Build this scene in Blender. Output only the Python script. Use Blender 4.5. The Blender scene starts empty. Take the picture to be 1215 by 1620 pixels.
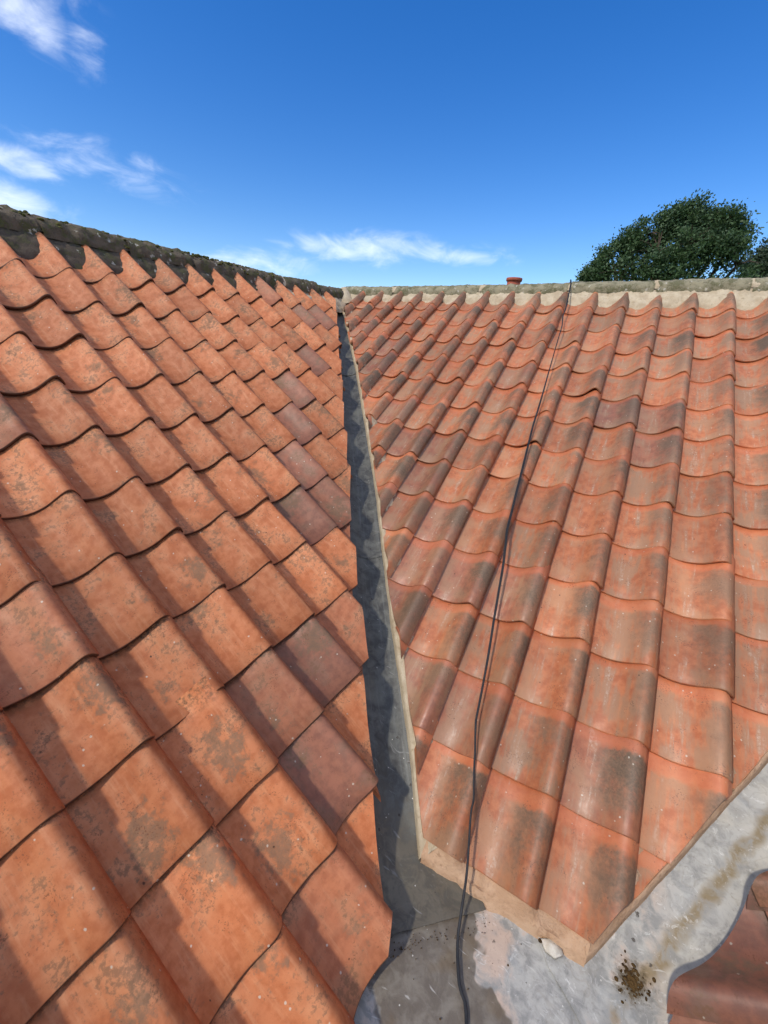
import bpy, bmesh, math, random
from mathutils import Vector, Matrix, noise
random.seed(7)
scene = bpy.context.scene
COL = scene.collection
V = Vector

# ------------------------------------------------------------------ camera
cam_d = bpy.data.cameras.new('camera'); cam = bpy.data.objects.new('camera', cam_d); COL.objects.link(cam)
right = V((0.872, 0.486, 0.059)); down = V((0.240, -0.318, -0.917)); fwd = V((-0.427, 0.814, -0.394))
fwd.normalize(); right = (right - fwd * right.dot(fwd)).normalized(); up = right.cross(fwd)
cam.matrix_world = Matrix(((right.x, up.x, -fwd.x, -0.623), (right.y, up.y, -fwd.y, -4.204),
                           (right.z, up.z, -fwd.z, -0.451), (0, 0, 0, 1)))
cam_d.sensor_fit = 'HORIZONTAL'; cam_d.sensor_width = 36; cam_d.lens = 36 * 634.7 / 1215
cam_d.clip_start = 0.02; cam_d.clip_end = 3000
scene.camera = cam

# ------------------------------------------------------------------ sun and exposure
SUN = V((-0.26, -0.59, 0.76)).normalized()
EL = math.asin(SUN.z); AZ = math.atan2(SUN.x, SUN.y)
sd = bpy.data.lights.new('sun', 'SUN'); sd.energy = 2.1; sd.angle = math.radians(2.5); sd.color = (1.0, 0.93, 0.82)
sun = bpy.data.objects.new('sun', sd); COL.objects.link(sun)
sun.rotation_euler = SUN.to_track_quat('Z', 'Y').to_euler(); sun.location = (-8, -4, 12)
scene.view_settings.view_transform = 'Standard'; scene.view_settings.look = 'None'
scene.view_settings.gamma = 1; scene.view_settings.use_curve_mapping = False
scene.view_settings.exposure = 0.32
SKY_STRENGTH = 0.15
scene.cycles.use_adaptive_sampling = True; scene.cycles.adaptive_threshold = 0.03
scene.cycles.max_bounces = 5; scene.cycles.diffuse_bounces = 3; scene.cycles.glossy_bounces = 2; scene.cycles.transmission_bounces = 2
scene.cycles.caustics_reflective = False; scene.cycles.caustics_refractive = False

# ------------------------------------------------------------------ node helper
class NT:
    def __init__(self, tree): self.t = tree; self.n = tree.nodes; self.l = tree.links
    def node(self, typ, ins=None, **kw):
        nd = self.n.new(typ)
        for k, v in kw.items(): setattr(nd, k, v)
        for k, v in (ins or {}).items(): self.put(nd.inputs[k], v)
        return nd
    def put(self, sock, v):
        if hasattr(v, 'is_output'): self.l.new(v, sock)
        else: sock.default_value = v
    def m(self, op, a, b=0.0, c=0.0, clamp=False):
        nd = self.n.new('ShaderNodeMath'); nd.operation = op; nd.use_clamp = clamp
        for i, v in enumerate((a, b, c)): self.put(nd.inputs[i], v)
        return nd.outputs[0]
    def vm(self, op, a, b=(0, 0, 0), out=0):
        nd = self.n.new('ShaderNodeVectorMath'); nd.operation = op
        self.put(nd.inputs[0], a); self.put(nd.inputs[1], b); return nd.outputs[out]
    def scale(self, a, s):
        nd = self.n.new('ShaderNodeVectorMath'); nd.operation = 'SCALE'
        self.put(nd.inputs[0], a); self.put(nd.inputs['Scale'], s); return nd.outputs[0]
    def ss(self, v, lo, hi, a=0.0, b=1.0):
        nd = self.n.new('ShaderNodeMapRange'); nd.interpolation_type = 'SMOOTHSTEP'
        for k, x in (('Value', v), ('From Min', lo), ('From Max', hi), ('To Min', a), ('To Max', b)): self.put(nd.inputs[k], x)
        return nd.outputs[0]
    def mix(self, f, a, b, blend='MIX'):
        nd = self.n.new('ShaderNodeMix'); nd.data_type = 'RGBA'; nd.blend_type = blend
        self.put(nd.inputs[0], f)
        for i, v in ((6, a), (7, b)):
            self.put(nd.inputs[i], v if hasattr(v, 'is_output') else tuple(v) + ((1,) if len(v) == 3 else ()))
        return nd.outputs[2]
    def noise(self, vec, scale, detail=4, rough=0.55, w=None, dist=0.0, out=0):
        nd = self.n.new('ShaderNodeTexNoise'); nd.noise_dimensions = '3D'
        self.put(nd.inputs['Vector'], vec); nd.inputs['Scale'].default_value = scale
        nd.inputs['Detail'].default_value = detail; nd.inputs['Roughness'].default_value = rough
        nd.inputs['Distortion'].default_value = dist
        return nd.outputs[out]
    def vor(self, vec, scale, out=0, rnd=1.0):
        nd = self.n.new('ShaderNodeTexVoronoi'); self.put(nd.inputs['Vector'], vec)
        nd.inputs['Scale'].default_value = scale; nd.inputs['Randomness'].default_value = rnd; return nd.outputs[out]
    def vor2(self, vec, scale):
        nd = self.n.new('ShaderNodeTexVoronoi'); self.put(nd.inputs['Vector'], vec)
        nd.inputs['Scale'].default_value = scale; return nd.outputs[0], self.sep(nd.outputs[1])
    def sep(self, v):
        nd = self.n.new('ShaderNodeSeparateXYZ'); self.put(nd.inputs[0], v); return nd.outputs
    def comb(self, x, y, z=0.0):
        nd = self.n.new('ShaderNodeCombineXYZ')
        for i, v in enumerate((x, y, z)): self.put(nd.inputs[i], v)
        return nd.outputs[0]

def material(name):
    mt = bpy.data.materials.new(name); mt.use_nodes = True
    t = NT(mt.node_tree); t.n.clear()
    out = t.node('ShaderNodeOutputMaterial'); b = t.node('ShaderNodeBsdfPrincipled')
    t.l.new(b.outputs[0], out.inputs[0])
    return mt, t, b
def bump(t, b, h, strength, dist):
    nd = t.node('ShaderNodeBump', {'Height': h, 'Strength': strength, 'Distance': dist})
    t.l.new(nd.outputs[0], b.inputs['Normal'])
def srgb(r, g, b):
    f = lambda c: (c / 255 / 12.92) if c / 255 <= 0.04045 else ((c / 255 + 0.055) / 1.055) ** 2.4
    return (f(r), f(g), f(b))

# ------------------------------------------------------------------ world: clear sky with thin clouds
world = bpy.data.worlds.new('World'); scene.world = world; world.use_nodes = True
t = NT(world.node_tree); t.n.clear()
sky = t.node('ShaderNodeTexSky', sky_type='NISHITA', sun_disc=False)
sky.sun_elevation = EL; sky.sun_rotation = AZ; sky.altitude = 100; sky.air_density = 1.0; sky.dust_density = 0.25; sky.ozone_density = 3.0
hs = t.node('ShaderNodeHueSaturation', {'Saturation': 1.38, 'Hue': .512, 'Value': .95, 'Color': sky.outputs[0]})
bg = t.node('ShaderNodeBackground', {'Color': hs.outputs[0], 'Strength': SKY_STRENGTH})
world.cycles.sampling_method = 'MANUAL'; world.cycles.sample_map_resolution = 512
bgc = t.node('ShaderNodeBackground', {'Color': (0.90, 0.94, 1.0, 1), 'Strength': 1.3})
tc = t.node('ShaderNodeTexCoord'); d = t.vm('NORMALIZE', tc.outputs['Generated'])
dz = t.sep(d)[2]
def blob(c, w, h, tilt, amp):
    c = V(c).normalized(); r = V((c.y, -c.x, 0)).normalized(); u = r.cross(c)
    ca, sa = math.cos(tilt), math.sin(tilt); r2 = r * ca + u * sa; u2 = u * ca - r * sa
    x = t.m('DIVIDE', t.vm('DOT_PRODUCT', d, tuple(r2), 1), w)
    y = t.m('DIVIDE', t.vm('DOT_PRODUCT', d, tuple(u2), 1), h)
    q = t.m('ADD', t.m('MULTIPLY', x, x), t.m('MULTIPLY', y, y))
    fr = t.m('GREATER_THAN', t.vm('DOT_PRODUCT', d, tuple(c), 1), 0.3)
    return t.m('MULTIPLY', t.m('MULTIPLY', t.m('POWER', 2.718, t.m('MULTIPLY', q, -1.0)), fr), amp)
blobs = [((-.835, .41, .39), .075, .045, -.2, 1.05), ((-.79, .485, .372), .04, .045, .3, .7), ((-.89, .405, .222), .07, .022, -.1, 1.1),
         ((-.83, .49, .236), .13, .035, -.05, .7), ((-.80, .55, .243), .025, .035, .5, .7), ((-.91, .385, .168), .08, .03, -.1, 1.3),
         ((-.70, .70, .128), .13, .032, .12, 1.0), ((-.53, .83, .170), .17, .030, .05, 1.0), ((-.35, .92, .170), .13, .022, -.03, .9)]
s = None
for bl in blobs:
    v = blob(*bl); s = v if s is None else t.m('MAXIMUM', s, v)
cp = t.vm('MULTIPLY', d, (7.0, 7.0, 15.0))
nn = t.noise(cp, 1.8, 7, .58, dist=.5)
mask = t.ss(t.m('ADD', t.m('MULTIPLY', s, .50), t.m('SUBTRACT', nn, .5)), .12, .80)
mask = t.m('MULTIPLY', t.m('MULTIPLY', mask, t.ss(s, .05, .4)), .60, clamp=True)
# unseen broken cloud added outside the view only, to whiten the shadow fill
away = t.ss(t.vm('DOT_PRODUCT', d, tuple(fwd), 1), .46, .05)
rest = t.m('MULTIPLY', t.m('MULTIPLY', away, t.ss(t.noise(t.vm('MULTIPLY', d, (1, 1, 2)), 2.6, 5, .58), .40, .62)), .8)
mask = t.m('MAXIMUM', mask, rest)
mx = t.node('ShaderNodeMixShader', {0: mask}); t.l.new(bg.outputs[0], mx.inputs[1]); t.l.new(bgc.outputs[0], mx.inputs[2])
wo = t.node('ShaderNodeOutputWorld'); t.l.new(mx.outputs[0], wo.inputs[0])

# ------------------------------------------------------------------ roof planes
W, G = 0.2284, 0.28
THR = 0.5211
exR, eyR, ezR = V((1, 0, 0)), V((0, math.cos(THR), math.sin(THR))), V((0, -math.sin(THR), math.cos(THR)))
TL = V((-3.4396, -0.631, -0.0781)); WL, GL, THL, DE = 0.2193, 0.2818, 0.597, -0.0517
aL = V((math.sin(DE), -math.cos(DE), 0)); bL = V((math.cos(THL) * math.cos(DE), math.cos(THL) * math.sin(DE), -math.sin(THL)))
exL, eyL = -aL, -bL; ezL = exL.cross(eyL)
TH3, PH3 = math.radians(36), math.radians(8.5)
ey3 = V((math.cos(TH3) * math.cos(PH3), math.cos(TH3) * math.sin(PH3), math.sin(TH3))); ex3 = V((math.sin(PH3), -math.cos(PH3), 0)); ez3 = ex3.cross(ey3)
O3 = V((-0.095, -3.25, -1.865))
def zplane(n, o, x, y): return o.z - (n.x * (x - o.x) + n.y * (y - o.y)) / n.z
def zR(x, y): return zplane(ezR, V((0, 0, 0)), x, y)
def zL(x, y): return zplane(ezL, TL, x, y)
def z3(x, y): return zplane(ez3, O3, x, y)
FLOOR = -2.035
def smax(a, b, k): 
    h = max(k - abs(a - b), 0) / k; return max(a, b) + h * h * k * 0.25
def lead_z(x, y):
    v = smax(zR(x, y) - .085, zL(x, y) - .13, .05)
    v = smax(v, z3(x, y) - .10, .06)
    return smax(v, FLOOR, .05)
def lerp_curve(pts, y):
    # pts: (x, y) with y falling
    for (x0, y0), (x1, y1) in zip(pts, pts[1:]):
        if y >= y1 or (x1, y1) == pts[-1]:
            f = (y - y0) / (y1 - y0); return x0 + (x1 - x0) * f, V((x1 - x0, y1 - y0, 0)).normalized()
V1R = [(-3.52, -.05), (-3.18, -.438), (-2.587, -1.13), (-2.134, -1.69), (-1.754, -2.164), (-1.469, -2.548), (-1.242, -2.847), (-1.018, -3.125), (-.936, -3.235), (-.808, -3.422)]
V1L = [(-3.56, -.14), (-3.253, -.496), (-2.492, -1.491), (-2.089, -2.035), (-1.735, -2.482), (-1.569, -2.711), (-1.386, -2.932), (-1.237, -3.15), (-1.05, -3.355), (-.968, -3.479), (-.803, -3.68), (-.76, -3.84)]
V2R = [(.092 + .402 * 4, -2.79 + .618 * 4), (.092, -2.79), (-.31, -3.408)]
V23 = [(.065 + .402 * 4, -3.117 + .618 * 4), (.065, -3.117), (-.153, -3.47), (-.20, -3.56)]

# ------------------------------------------------------------------ object helpers
def link(name, me, mats, parent=None):
    o = bpy.data.objects.new(name, me); COL.objects.link(o)
    if me is not None and mats is not None and not me.materials:
        for mm in (mats if isinstance(mats, (list, tuple)) else [mats]): me.materials.append(mm)
    if parent is not None:
        o.parent = parent
        o.matrix_basis = parent.matrix_basis.inverted()
    return o
def thing(name, label, cat, loc, group=None):
    o = bpy.data.objects.new(name, None); COL.objects.link(o); o.location = loc
    o.empty_display_size = .1
    o.matrix_basis = Matrix.Translation(loc)
    return tag(o, label, cat, group)
def tag(o, label, cat, group=None):
    o['label'] = label; o['category'] = cat
    if group: o['group'] = group
    return o
def to_mesh(bm, name, smooth=True, ang=35):
    if smooth:
        for f in bm.faces: f.smooth = True
        for e in bm.edges:
            if len(e.link_faces) == 2:
                e.smooth = e.calc_face_angle(0) < math.radians(ang)
            else: e.smooth = False
    me = bpy.data.meshes.new(name); bm.to_mesh(me); bm.free(); return me
def grid_mesh(name, nu, nv, fn, thick=0.0, ang=50):
    bm = bmesh.new()
    vs = [[bm.verts.new(fn(i / nu, j / nv)) for j in range(nv + 1)] for i in range(nu + 1)]
    for i in range(nu):
        for j in range(nv): bm.faces.new((vs[i][j], vs[i + 1][j], vs[i + 1][j + 1], vs[i][j + 1]))
    if thick:
        ext = bmesh.ops.extrude_face_region(bm, geom=bm.faces[:])
        bmesh.ops.translate(bm, vec=(0, 0, -thick), verts=[g for g in ext['geom'] if isinstance(g, bmesh.types.BMVert)])
        bmesh.ops.recalc_face_normals(bm, faces=bm.faces[:])
    return to_mesh(bm, name, True, ang)
def N(p, s, o=0.0): return noise.noise(V(p) * s + V((o, o * 1.7, -o)))
def FB(p, s, o=0.0): return noise.fractal(V(p) * s + V((o, o * 1.7, -o)), 0.8, 2.1, 4)

# ------------------------------------------------------------------ materials
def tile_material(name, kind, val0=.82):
    mt, t, b = material(name)
    oi = t.node('ShaderNodeObjectInfo'); tc = t.node('ShaderNodeTexCoord'); p = tc.outputs['Object']
    rnd = oi.outputs['Random']; w = t.m('MULTIPLY', rnd, 37.0)
    cr = t.node('ShaderNodeSeparateColor', {0: oi.outputs['Color']}).outputs
    purple, stainamt, bri = cr[0], cr[1], cr[2]
    xyz = t.sep(p); u = t.m('DIVIDE', xyz[0], W); y = xyz[1]; p = t.vm('ADD', p, t.comb(w, t.m('MULTIPLY', w, 1.7), t.m('MULTIPLY', w, 2.3)))
    big = t.noise(p, 9, 3, .5, w); mid = t.noise(p, 30, 5, .62, w); fine = t.noise(p, 140, 4, .65, w); crust = t.noise(p, 75, 6, .7, w)
    pst = t.vm('MULTIPLY', p, (60, 7, 20)); streak = t.noise(pst, 1.0, 4, .6, w)
    if kind == 'left':
        c1, c2, c3 = srgb(192, 118, 74), srgb(174, 99, 58), srgb(200, 135, 92)
    else:
        c1, c2, c3 = srgb(186, 115, 74), srgb(167, 95, 58), srgb(192, 135, 94)
    col = t.mix(t.ss(mid, .35, .65), c1, c2)
    col = t.mix(t.ss(big, .45, .7, 0, .8), col, c3)
    col = t.mix(t.ss(streak, .5, .75, 0, .45), col, srgb(206, 148, 106) if kind == 'left' else srgb(178, 132, 98))
    # kiln-dark purple tiles
    pc = t.mix(t.ss(mid, .35, .7), srgb(140, 94, 76), srgb(114, 82, 70))
    pc = t.mix(t.ss(t.m('ADD', big, t.m('MULTIPLY', fine, .3)), .62, .78, 0, .5), pc, srgb(100, 92, 82))
    col = t.mix(purple, col, pc)
    if kind == 'left':
        cu = t.m('ADD', .60, t.m('MULTIPLY', t.m('SUBTRACT', t.m('FRACT', t.m('MULTIPLY', rnd, 7.31)), .5), .5))
        cy = t.m('ADD', .185, t.m('MULTIPLY', t.m('SUBTRACT', t.m('FRACT', t.m('MULTIPLY', rnd, 13.7)), .5), .2))
        du = t.m('DIVIDE', t.m('SUBTRACT', u, cu), .24); dy = t.m('DIVIDE', t.m('SUBTRACT', y, cy), .085)
        q = t.m('SQRT', t.m('ADD', t.m('MULTIPLY', du, du), t.m('MULTIPLY', dy, dy)))
        v = t.m('ADD', t.m('SUBTRACT', t.m('MULTIPLY', stainamt, .9), q), t.m('ADD', t.m('MULTIPLY', t.m('SUBTRACT', crust, .5), 2.4), t.m('MULTIPLY', t.m('SUBTRACT', mid, .5), 3.4)))
        st = t.ss(v, -.2, .6, 0, .72)
        sc = t.mix(t.ss(fine, .4, .65), srgb(134, 104, 78), srgb(116, 100, 80))
        col = t.mix(st, col, sc)
        g2 = t.ss(t.m('ADD', big, t.m('MULTIPLY', t.m('SUBTRACT', crust, .5), 1.3)), .58, .76, 0, .7)
        col = t.mix(g2, col, srgb(126, 92, 66))
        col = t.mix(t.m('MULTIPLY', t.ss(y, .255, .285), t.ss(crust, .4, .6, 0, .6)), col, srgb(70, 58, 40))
    else:
        v = t.m('ADD', t.m('MULTIPLY', t.m('SUBTRACT', crust, .5), .9), t.m('MULTIPLY', t.m('SUBTRACT', big, .5), 1.2))
        vu = t.m('MULTIPLY', t.m('SUBTRACT', mid, .5), .35)
        r1 = t.m('SUBTRACT', t.m('FRACT', t.m('MULTIPLY', rnd, 9.7)), .5); r2 = t.m('FRACT', t.m('MULTIPLY', rnd, 17.3)); r3 = t.m('FRACT', t.m('MULTIPLY', rnd, 29.9))
        au = t.ss(t.m('ADD', t.m('ADD', u, vu), t.m('MULTIPLY', r1, .4)), .45, .80); ay = t.ss(t.m('ADD', t.m('ADD', y, t.m('MULTIPLY', vu, .16)), t.m('MULTIPLY', r2, .03)), .268, .246)
        ad = t.ss(t.m('ADD', y, t.m('MULTIPLY', v, .15)), .0, .17, .25, 1)
        st = t.m('MULTIPLY', t.m('MULTIPLY', au, t.m('MULTIPLY', ay, ad)), t.m('MULTIPLY', t.m('MULTIPLY', stainamt, 1.15), t.ss(v, -.6, .2)), clamp=True)
        sc = t.mix(t.ss(fine, .35, .7), srgb(98, 80, 62), srgb(122, 98, 76))
        # thinner grey film over the pan
        film = t.m('MULTIPLY', t.m('MULTIPLY', ay, t.ss(t.m('ADD', big, t.m('MULTIPLY', t.m('SUBTRACT', streak, .5), .9)), .34, .64)), t.m('ADD', .4, t.m('MULTIPLY', r3, .55)))
        col = t.mix(film, col, srgb(156, 118, 88))
        col = t.mix(st, col, sc)
        ws = t.m('MULTIPLY', t.m('MULTIPLY', t.ss(streak, .52, .72), t.ss(t.m('ABSOLUTE', t.m('SUBTRACT', u, .34)), .2, .04)), t.ss(crust, .42, .62, 0, .55))
        col = t.mix(ws, col, srgb(196, 176, 156))
        fresh = t.m('MULTIPLY', t.ss(t.m('ADD', t.m('ADD', y, t.m('MULTIPLY', vu, .16)), t.m('MULTIPLY', r2, .03)), .246, .272), .42)
        col = t.mix(fresh, col, srgb(198, 112, 74))
    if kind == 'left':
        col = t.mix(t.ss(y, .0045, .001, 0, .85), col, srgb(62, 46, 34))  # tail edge: dirt and moss, with the unlit face's shade painted in
    # pits and pale lichen specks
    wv = p
    vd, vc = t.vor2(wv, 34)
    pit = t.m('MULTIPLY', t.ss(t.m('ADD', vd, t.m('MULTIPLY', t.m('SUBTRACT', fine, .5), .25)), t.m('ADD', .06, t.m('MULTIPLY', vc[1], .12)), .04), t.m('GREATER_THAN', vc[0], .95))
    vd2, vc2 = t.vor2(wv, 62)
    sp = t.m('MULTIPLY', t.ss(t.m('ADD', vd2, t.m('MULTIPLY', t.m('SUBTRACT', fine, .5), .4)), .22, .12), t.m('GREATER_THAN', vc2[1], .94))
    col = t.mix(t.m('MULTIPLY', pit, .9), col, srgb(52, 30, 20))
    col = t.mix(t.m('MULTIPLY', sp, .75), col, srgb(196, 186, 166))
    dots = t.m('MULTIPLY', t.ss(t.noise(p, 210, 2, .5), .56, .66), t.ss(t.noise(t.vm('ADD', p, (5, 3, 1)), 17, 3, .5), .54, .66, 0, .7))
    col = t.mix(dots, col, srgb(112, 72, 48) if kind == 'left' else srgb(96, 70, 54))
    speck = t.ss(fine, .60, .74, 0, .35)
    col = t.mix(speck, col, srgb(112, 70, 50))
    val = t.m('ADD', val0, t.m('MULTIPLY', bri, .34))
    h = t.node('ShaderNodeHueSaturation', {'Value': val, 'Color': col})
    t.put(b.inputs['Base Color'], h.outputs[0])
    base = .50 if kind == 'right' else .62
    r = t.m('ADD', t.m('MULTIPLY', t.m('SUBTRACT', mid, .5), .3), t.m('SUBTRACT', base, t.m('MULTIPLY', purple, .14)))
    t.put(b.inputs['Roughness'], t.m('ADD', r, t.m('MULTIPLY', st, .2)))
    b.inputs['Specular IOR Level'].default_value = .5 if kind == 'right' else .35
    bump(t, b, t.noise(p, 60, 4, .7), .2 if kind == 'left' else .3, .004)
    return mt
M_TL = tile_material('clay_tile_orange', 'left'); M_TR = tile_material('clay_tile_weathered', 'right'); M_T3 = tile_material('clay_tile_shaded', 'left', .60)  # M_T3: tile clay with the viewer's cast shadow painted into its value

def lead_material(name, mode):
    mt, t, b = material(name)
    tc = t.node('ShaderNodeTexCoord'); p = t.node('ShaderNodeNewGeometry').outputs['Position']
    big = t.noise(p, 5, 4, .55); mid = t.noise(p, 22, 6, .65, dist=.5); fine = t.noise(p, 120, 4, .6)
    x, y, z = t.sep(p)[0:3]
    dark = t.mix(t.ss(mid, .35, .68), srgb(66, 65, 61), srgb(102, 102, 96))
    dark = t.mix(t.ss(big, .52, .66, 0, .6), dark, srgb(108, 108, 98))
    pale = t.mix(t.ss(mid, .33, .62), srgb(132, 130, 124), srgb(172, 169, 160))
    pale = t.mix(t.ss(big, .5, .72, 0, .6), pale, srgb(192, 184, 166))
    if mode == 'valley':
        # scuffed streaks along the fall
        q = t.vm('MULTIPLY', p, (1, 1, 1)); al = t.m('ADD', t.m('MULTIPLY', x, .62), t.m('MULTIPLY', y, -.78)); ac = t.m('ADD', t.m('MULTIPLY', x, .78), t.m('MULTIPLY', y, .62))
        sk = t.noise(t.comb(t.m('MULTIPLY', al, 3), t.m('MULTIPLY', ac, 60), 0), 1, 4, .6)
        col = t.mix(t.ss(sk, .5, .75, 0, .5), dark, srgb(116, 118, 114))
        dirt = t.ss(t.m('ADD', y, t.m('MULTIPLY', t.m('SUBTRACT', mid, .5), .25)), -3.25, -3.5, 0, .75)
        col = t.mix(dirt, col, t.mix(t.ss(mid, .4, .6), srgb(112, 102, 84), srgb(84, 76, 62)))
    else:
        # wet brown-grey area left of an irregular border, pale patina elsewhere
        l = t.m('ADD', t.m('MULTIPLY', t.m('ADD', x, .545), .80), t.m('MULTIPLY', t.m('ADD', y, 3.56), .55))
        l = t.m('ADD', l, t.m('MULTIPLY', t.m('SUBTRACT', t.noise(p, 9, 3, .5), .5), .26))
        wet = t.ss(l, .006, -.006)
        l2 = t.m('ADD', t.m('MULTIPLY', t.m('ADD', x, .758), -.75), t.m('MULTIPLY', t.m('ADD', y, 3.745), -.66))
        l2 = t.m('ADD', t.m('SUBTRACT', l2, .03), t.m('MULTIPLY', t.m('SUBTRACT', t.noise(p, 13, 3, .5), .5), .12))
        wet = t.m('MULTIPLY', wet, t.ss(l2, .006, -.006))
        wc = t.mix(t.ss(mid, .38, .66), srgb(98, 88, 76), srgb(122, 114, 102))
        wc = t.mix(t.ss(big, .52, .66, 0, .6), wc, srgb(104, 84, 56))
        pk = t.ss(t.m('ADD', big, t.m('MULTIPLY', t.m('SUBTRACT', mid, .5), .5)), .46, .62, 0, .6)
        eave = t.ss(t.m('ADD', y, t.m('MULTIPLY', t.m('SUBTRACT', mid, .5), .10)), -3.62, -3.44)
        pal2 = t.mix(t.m('MULTIPLY', pk, t.ss(x, -.08, -.22)), pale, srgb(192, 158, 134))
        # silt line along the second valley's bottom
        dv = t.m('ABSOLUTE', t.m('ADD', t.m('SUBTRACT', t.m('MULTIPLY', t.m('ADD', x, .03), .851), t.m('MULTIPLY', t.m('ADD', y, 3.15), .525)), t.m('MULTIPLY', t.m('SUBTRACT', t.noise(p, 14, 3, .5), .5), .05)))
        si = t.m('MULTIPLY', t.ss(dv, .028, .002), t.ss(t.m('ADD', mid, t.m('MULTIPLY', t.m('SUBTRACT', big, .5), .8)), .36, .60, 0, .85))
        pal2 = t.mix(t.m('MULTIPLY', si, t.ss(x, -.30, -.20)), pal2, srgb(124, 104, 66))
        bl = t.ss(t.noise(p, 11, 5, .6, dist=.8), .55, .7, 0, .5)
        pal2 = t.mix(bl, pal2, srgb(140, 142, 140))
        dm = t.m('SQRT', t.m('ADD', t.m('POWER', t.m('ADD', x, .195), 2.0), t.m('POWER', t.m('ADD', y, 3.395), 2.0)))
        mossy = t.ss(t.m('ADD', dm, t.m('MULTIPLY', t.m('SUBTRACT', t.noise(p, 55, 5, .7), .5), .12)), .055, .012, 0, .9)
        pal2 = t.mix(mossy, pal2, t.mix(fine, srgb(92, 76, 44), srgb(56, 44, 28)))
        pal2 = t.mix(t.ss(t.noise(p, 34, 6, .7, dist=1.0), .58, .72, 0, .6), pal2, srgb(226, 224, 216))
        col = t.mix(wet, pal2, wc)
    vd, vc = t.vor2(p, 26)
    spot = t.m('MULTIPLY', t.ss(t.m('ADD', vd, t.m('MULTIPLY', t.m('SUBTRACT', fine, .5), .4)), .16, .10), t.m('GREATER_THAN', vc[0], .86))
    col = t.mix(t.m('MULTIPLY', spot, .85), col, srgb(54, 44, 34))
    ws = t.m('MULTIPLY', t.ss(t.vor(p, 70), .16, .1), t.m('GREATER_THAN', t.sep(t.vor(p, 70, 1))[1], .95))
    col = t.mix(t.m('MULTIPLY', ws, .8), col, srgb(206, 202, 190))
    col = t.mix(t.ss(fine, .56, .75, 0, .3), col, srgb(70, 64, 54))
    sx = t.node('ShaderNodeTexNoise', {'Vector': t.vm('MULTIPLY', t.vm('ADD', p, t.scale(t.noise(p, 4, 2, .5, out=1), .12)), (14, 90, 20)), 'Scale': 1.0, 'Detail': 3.0}).outputs[0]
    col = t.mix(t.ss(sx, .66, .74, 0, .45), col, srgb(206, 202, 192) if mode != 'valley' else srgb(150, 150, 144))
    wm = t.m('ABSOLUTE', t.m('SUBTRACT', t.noise(p, 7, 3, .5, dist=.4), .5))
    col = t.mix(t.ss(wm, .012, .0, 0, .18), col, srgb(116, 104, 84) if mode != 'valley' else srgb(120, 116, 102))
    t.put(b.inputs['Base Color'], col)
    t.put(b.inputs['Roughness'], t.ss(mid, .3, .7, .42, .66) if mode == 'valley' else t.ss(mid, .3, .7, .55, .8))
    b.inputs['Metallic'].default_value = .25 if mode == 'valley' else 0.0
    bump(t, b, t.noise(p, 30, 5, .65), .45, .004)
    return mt
M_LV = lead_material('lead_dark', 'valley'); M_LP = lead_material('lead_patina', 'pale')

def mortar_material(name, ca, cb, dirt, rough=.9, moss=0.0):
    mt, t, b = material(name)
    p = t.node('ShaderNodeNewGeometry').outputs['Position']
    a = t.noise(p, 14, 5, .6); f = t.noise(p, 90, 5, .65); g = t.noise(p, 40, 4, .6, dist=.6)
    col = t.mix(t.ss(a, .35, .65), ca, cb); col = t.mix(t.ss(g, .56, .70, 0, .55), col, dirt)
    col = t.mix(t.ss(f, .58, .72, 0, .4), col, dirt)
    if moss:
        ms = t.ss(t.m('ADD', a, t.m('MULTIPLY', t.m('SUBTRACT', f, .5), .8)), .50, .62, 0, moss)
        col = t.mix(ms, col, t.mix(f, srgb(66, 68, 34), srgb(96, 96, 58)))
        lw = t.m('MULTIPLY', t.ss(t.m('ADD', t.vor(p, 26), t.m('MULTIPLY', t.m('SUBTRACT', f, .5), 1.3)), .30, .12), t.m('GREATER_THAN', t.sep(t.vor(p, 26, 1))[0], .72))
        col = t.mix(t.m('MULTIPLY', lw, .8), col, srgb(186, 180, 164))
    t.put(b.inputs['Base Color'], col); b.inputs['Roughness'].default_value = rough
    b.inputs['Specular IOR Level'].default_value = .25
    bump(t, b, f, .8, .006)
    return mt
M_CREAM = mortar_material('mortar_cream', srgb(196, 180, 152), srgb(176, 158, 130), srgb(146, 128, 100))
M_TAN = mortar_material('mortar_tan', srgb(196, 162, 130), srgb(178, 142, 110), srgb(146, 112, 84))
M_DKMORT = mortar_material('mortar_weathered', srgb(92, 81, 68), srgb(72, 64, 54), srgb(52, 46, 39), moss=.5)
M_RIDGE = mortar_material('ridge_lichen', srgb(146, 138, 112), srgb(118, 112, 90), srgb(82, 74, 58), moss=.55)
M_RIDGED = mortar_material('ridge_mossy', srgb(104, 92, 76), srgb(80, 72, 58), srgb(60, 54, 44), moss=.75)
def simple(name, c1, c2, sc, rough, bs=.5, bd=.01, spec=.4):
    mt, t, b = material(name); p = t.node('ShaderNodeTexCoord').outputs['Object']
    n = t.noise(p, sc, 5, .6)
    t.put(b.inputs['Base Color'], t.mix(t.ss(n, .35, .65), c1, c2)); b.inputs['Roughness'].default_value = rough
    b.inputs['Specular IOR Level'].default_value = spec
    bump(t, b, n, bs, bd); return mt
M_CABLE = simple('cable_black', (.012, .012, .014), (.02, .02, .022), 40, .6, .1, .001)
M_MOSS = simple('moss', srgb(74, 78, 40), srgb(104, 100, 62), 60, .95, 1, .01, .1)
M_DIRT = simple('dirt_crumbs', srgb(58, 44, 28), srgb(96, 74, 44), 60, .95, 1, .01, .1)
M_FLAKE = simple('mortar_flake', srgb(214, 206, 190), srgb(186, 176, 158), 40, .9)
M_BOARD = simple('roof_boarding', srgb(70, 56, 44), srgb(54, 44, 36), 8, .9)
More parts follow.
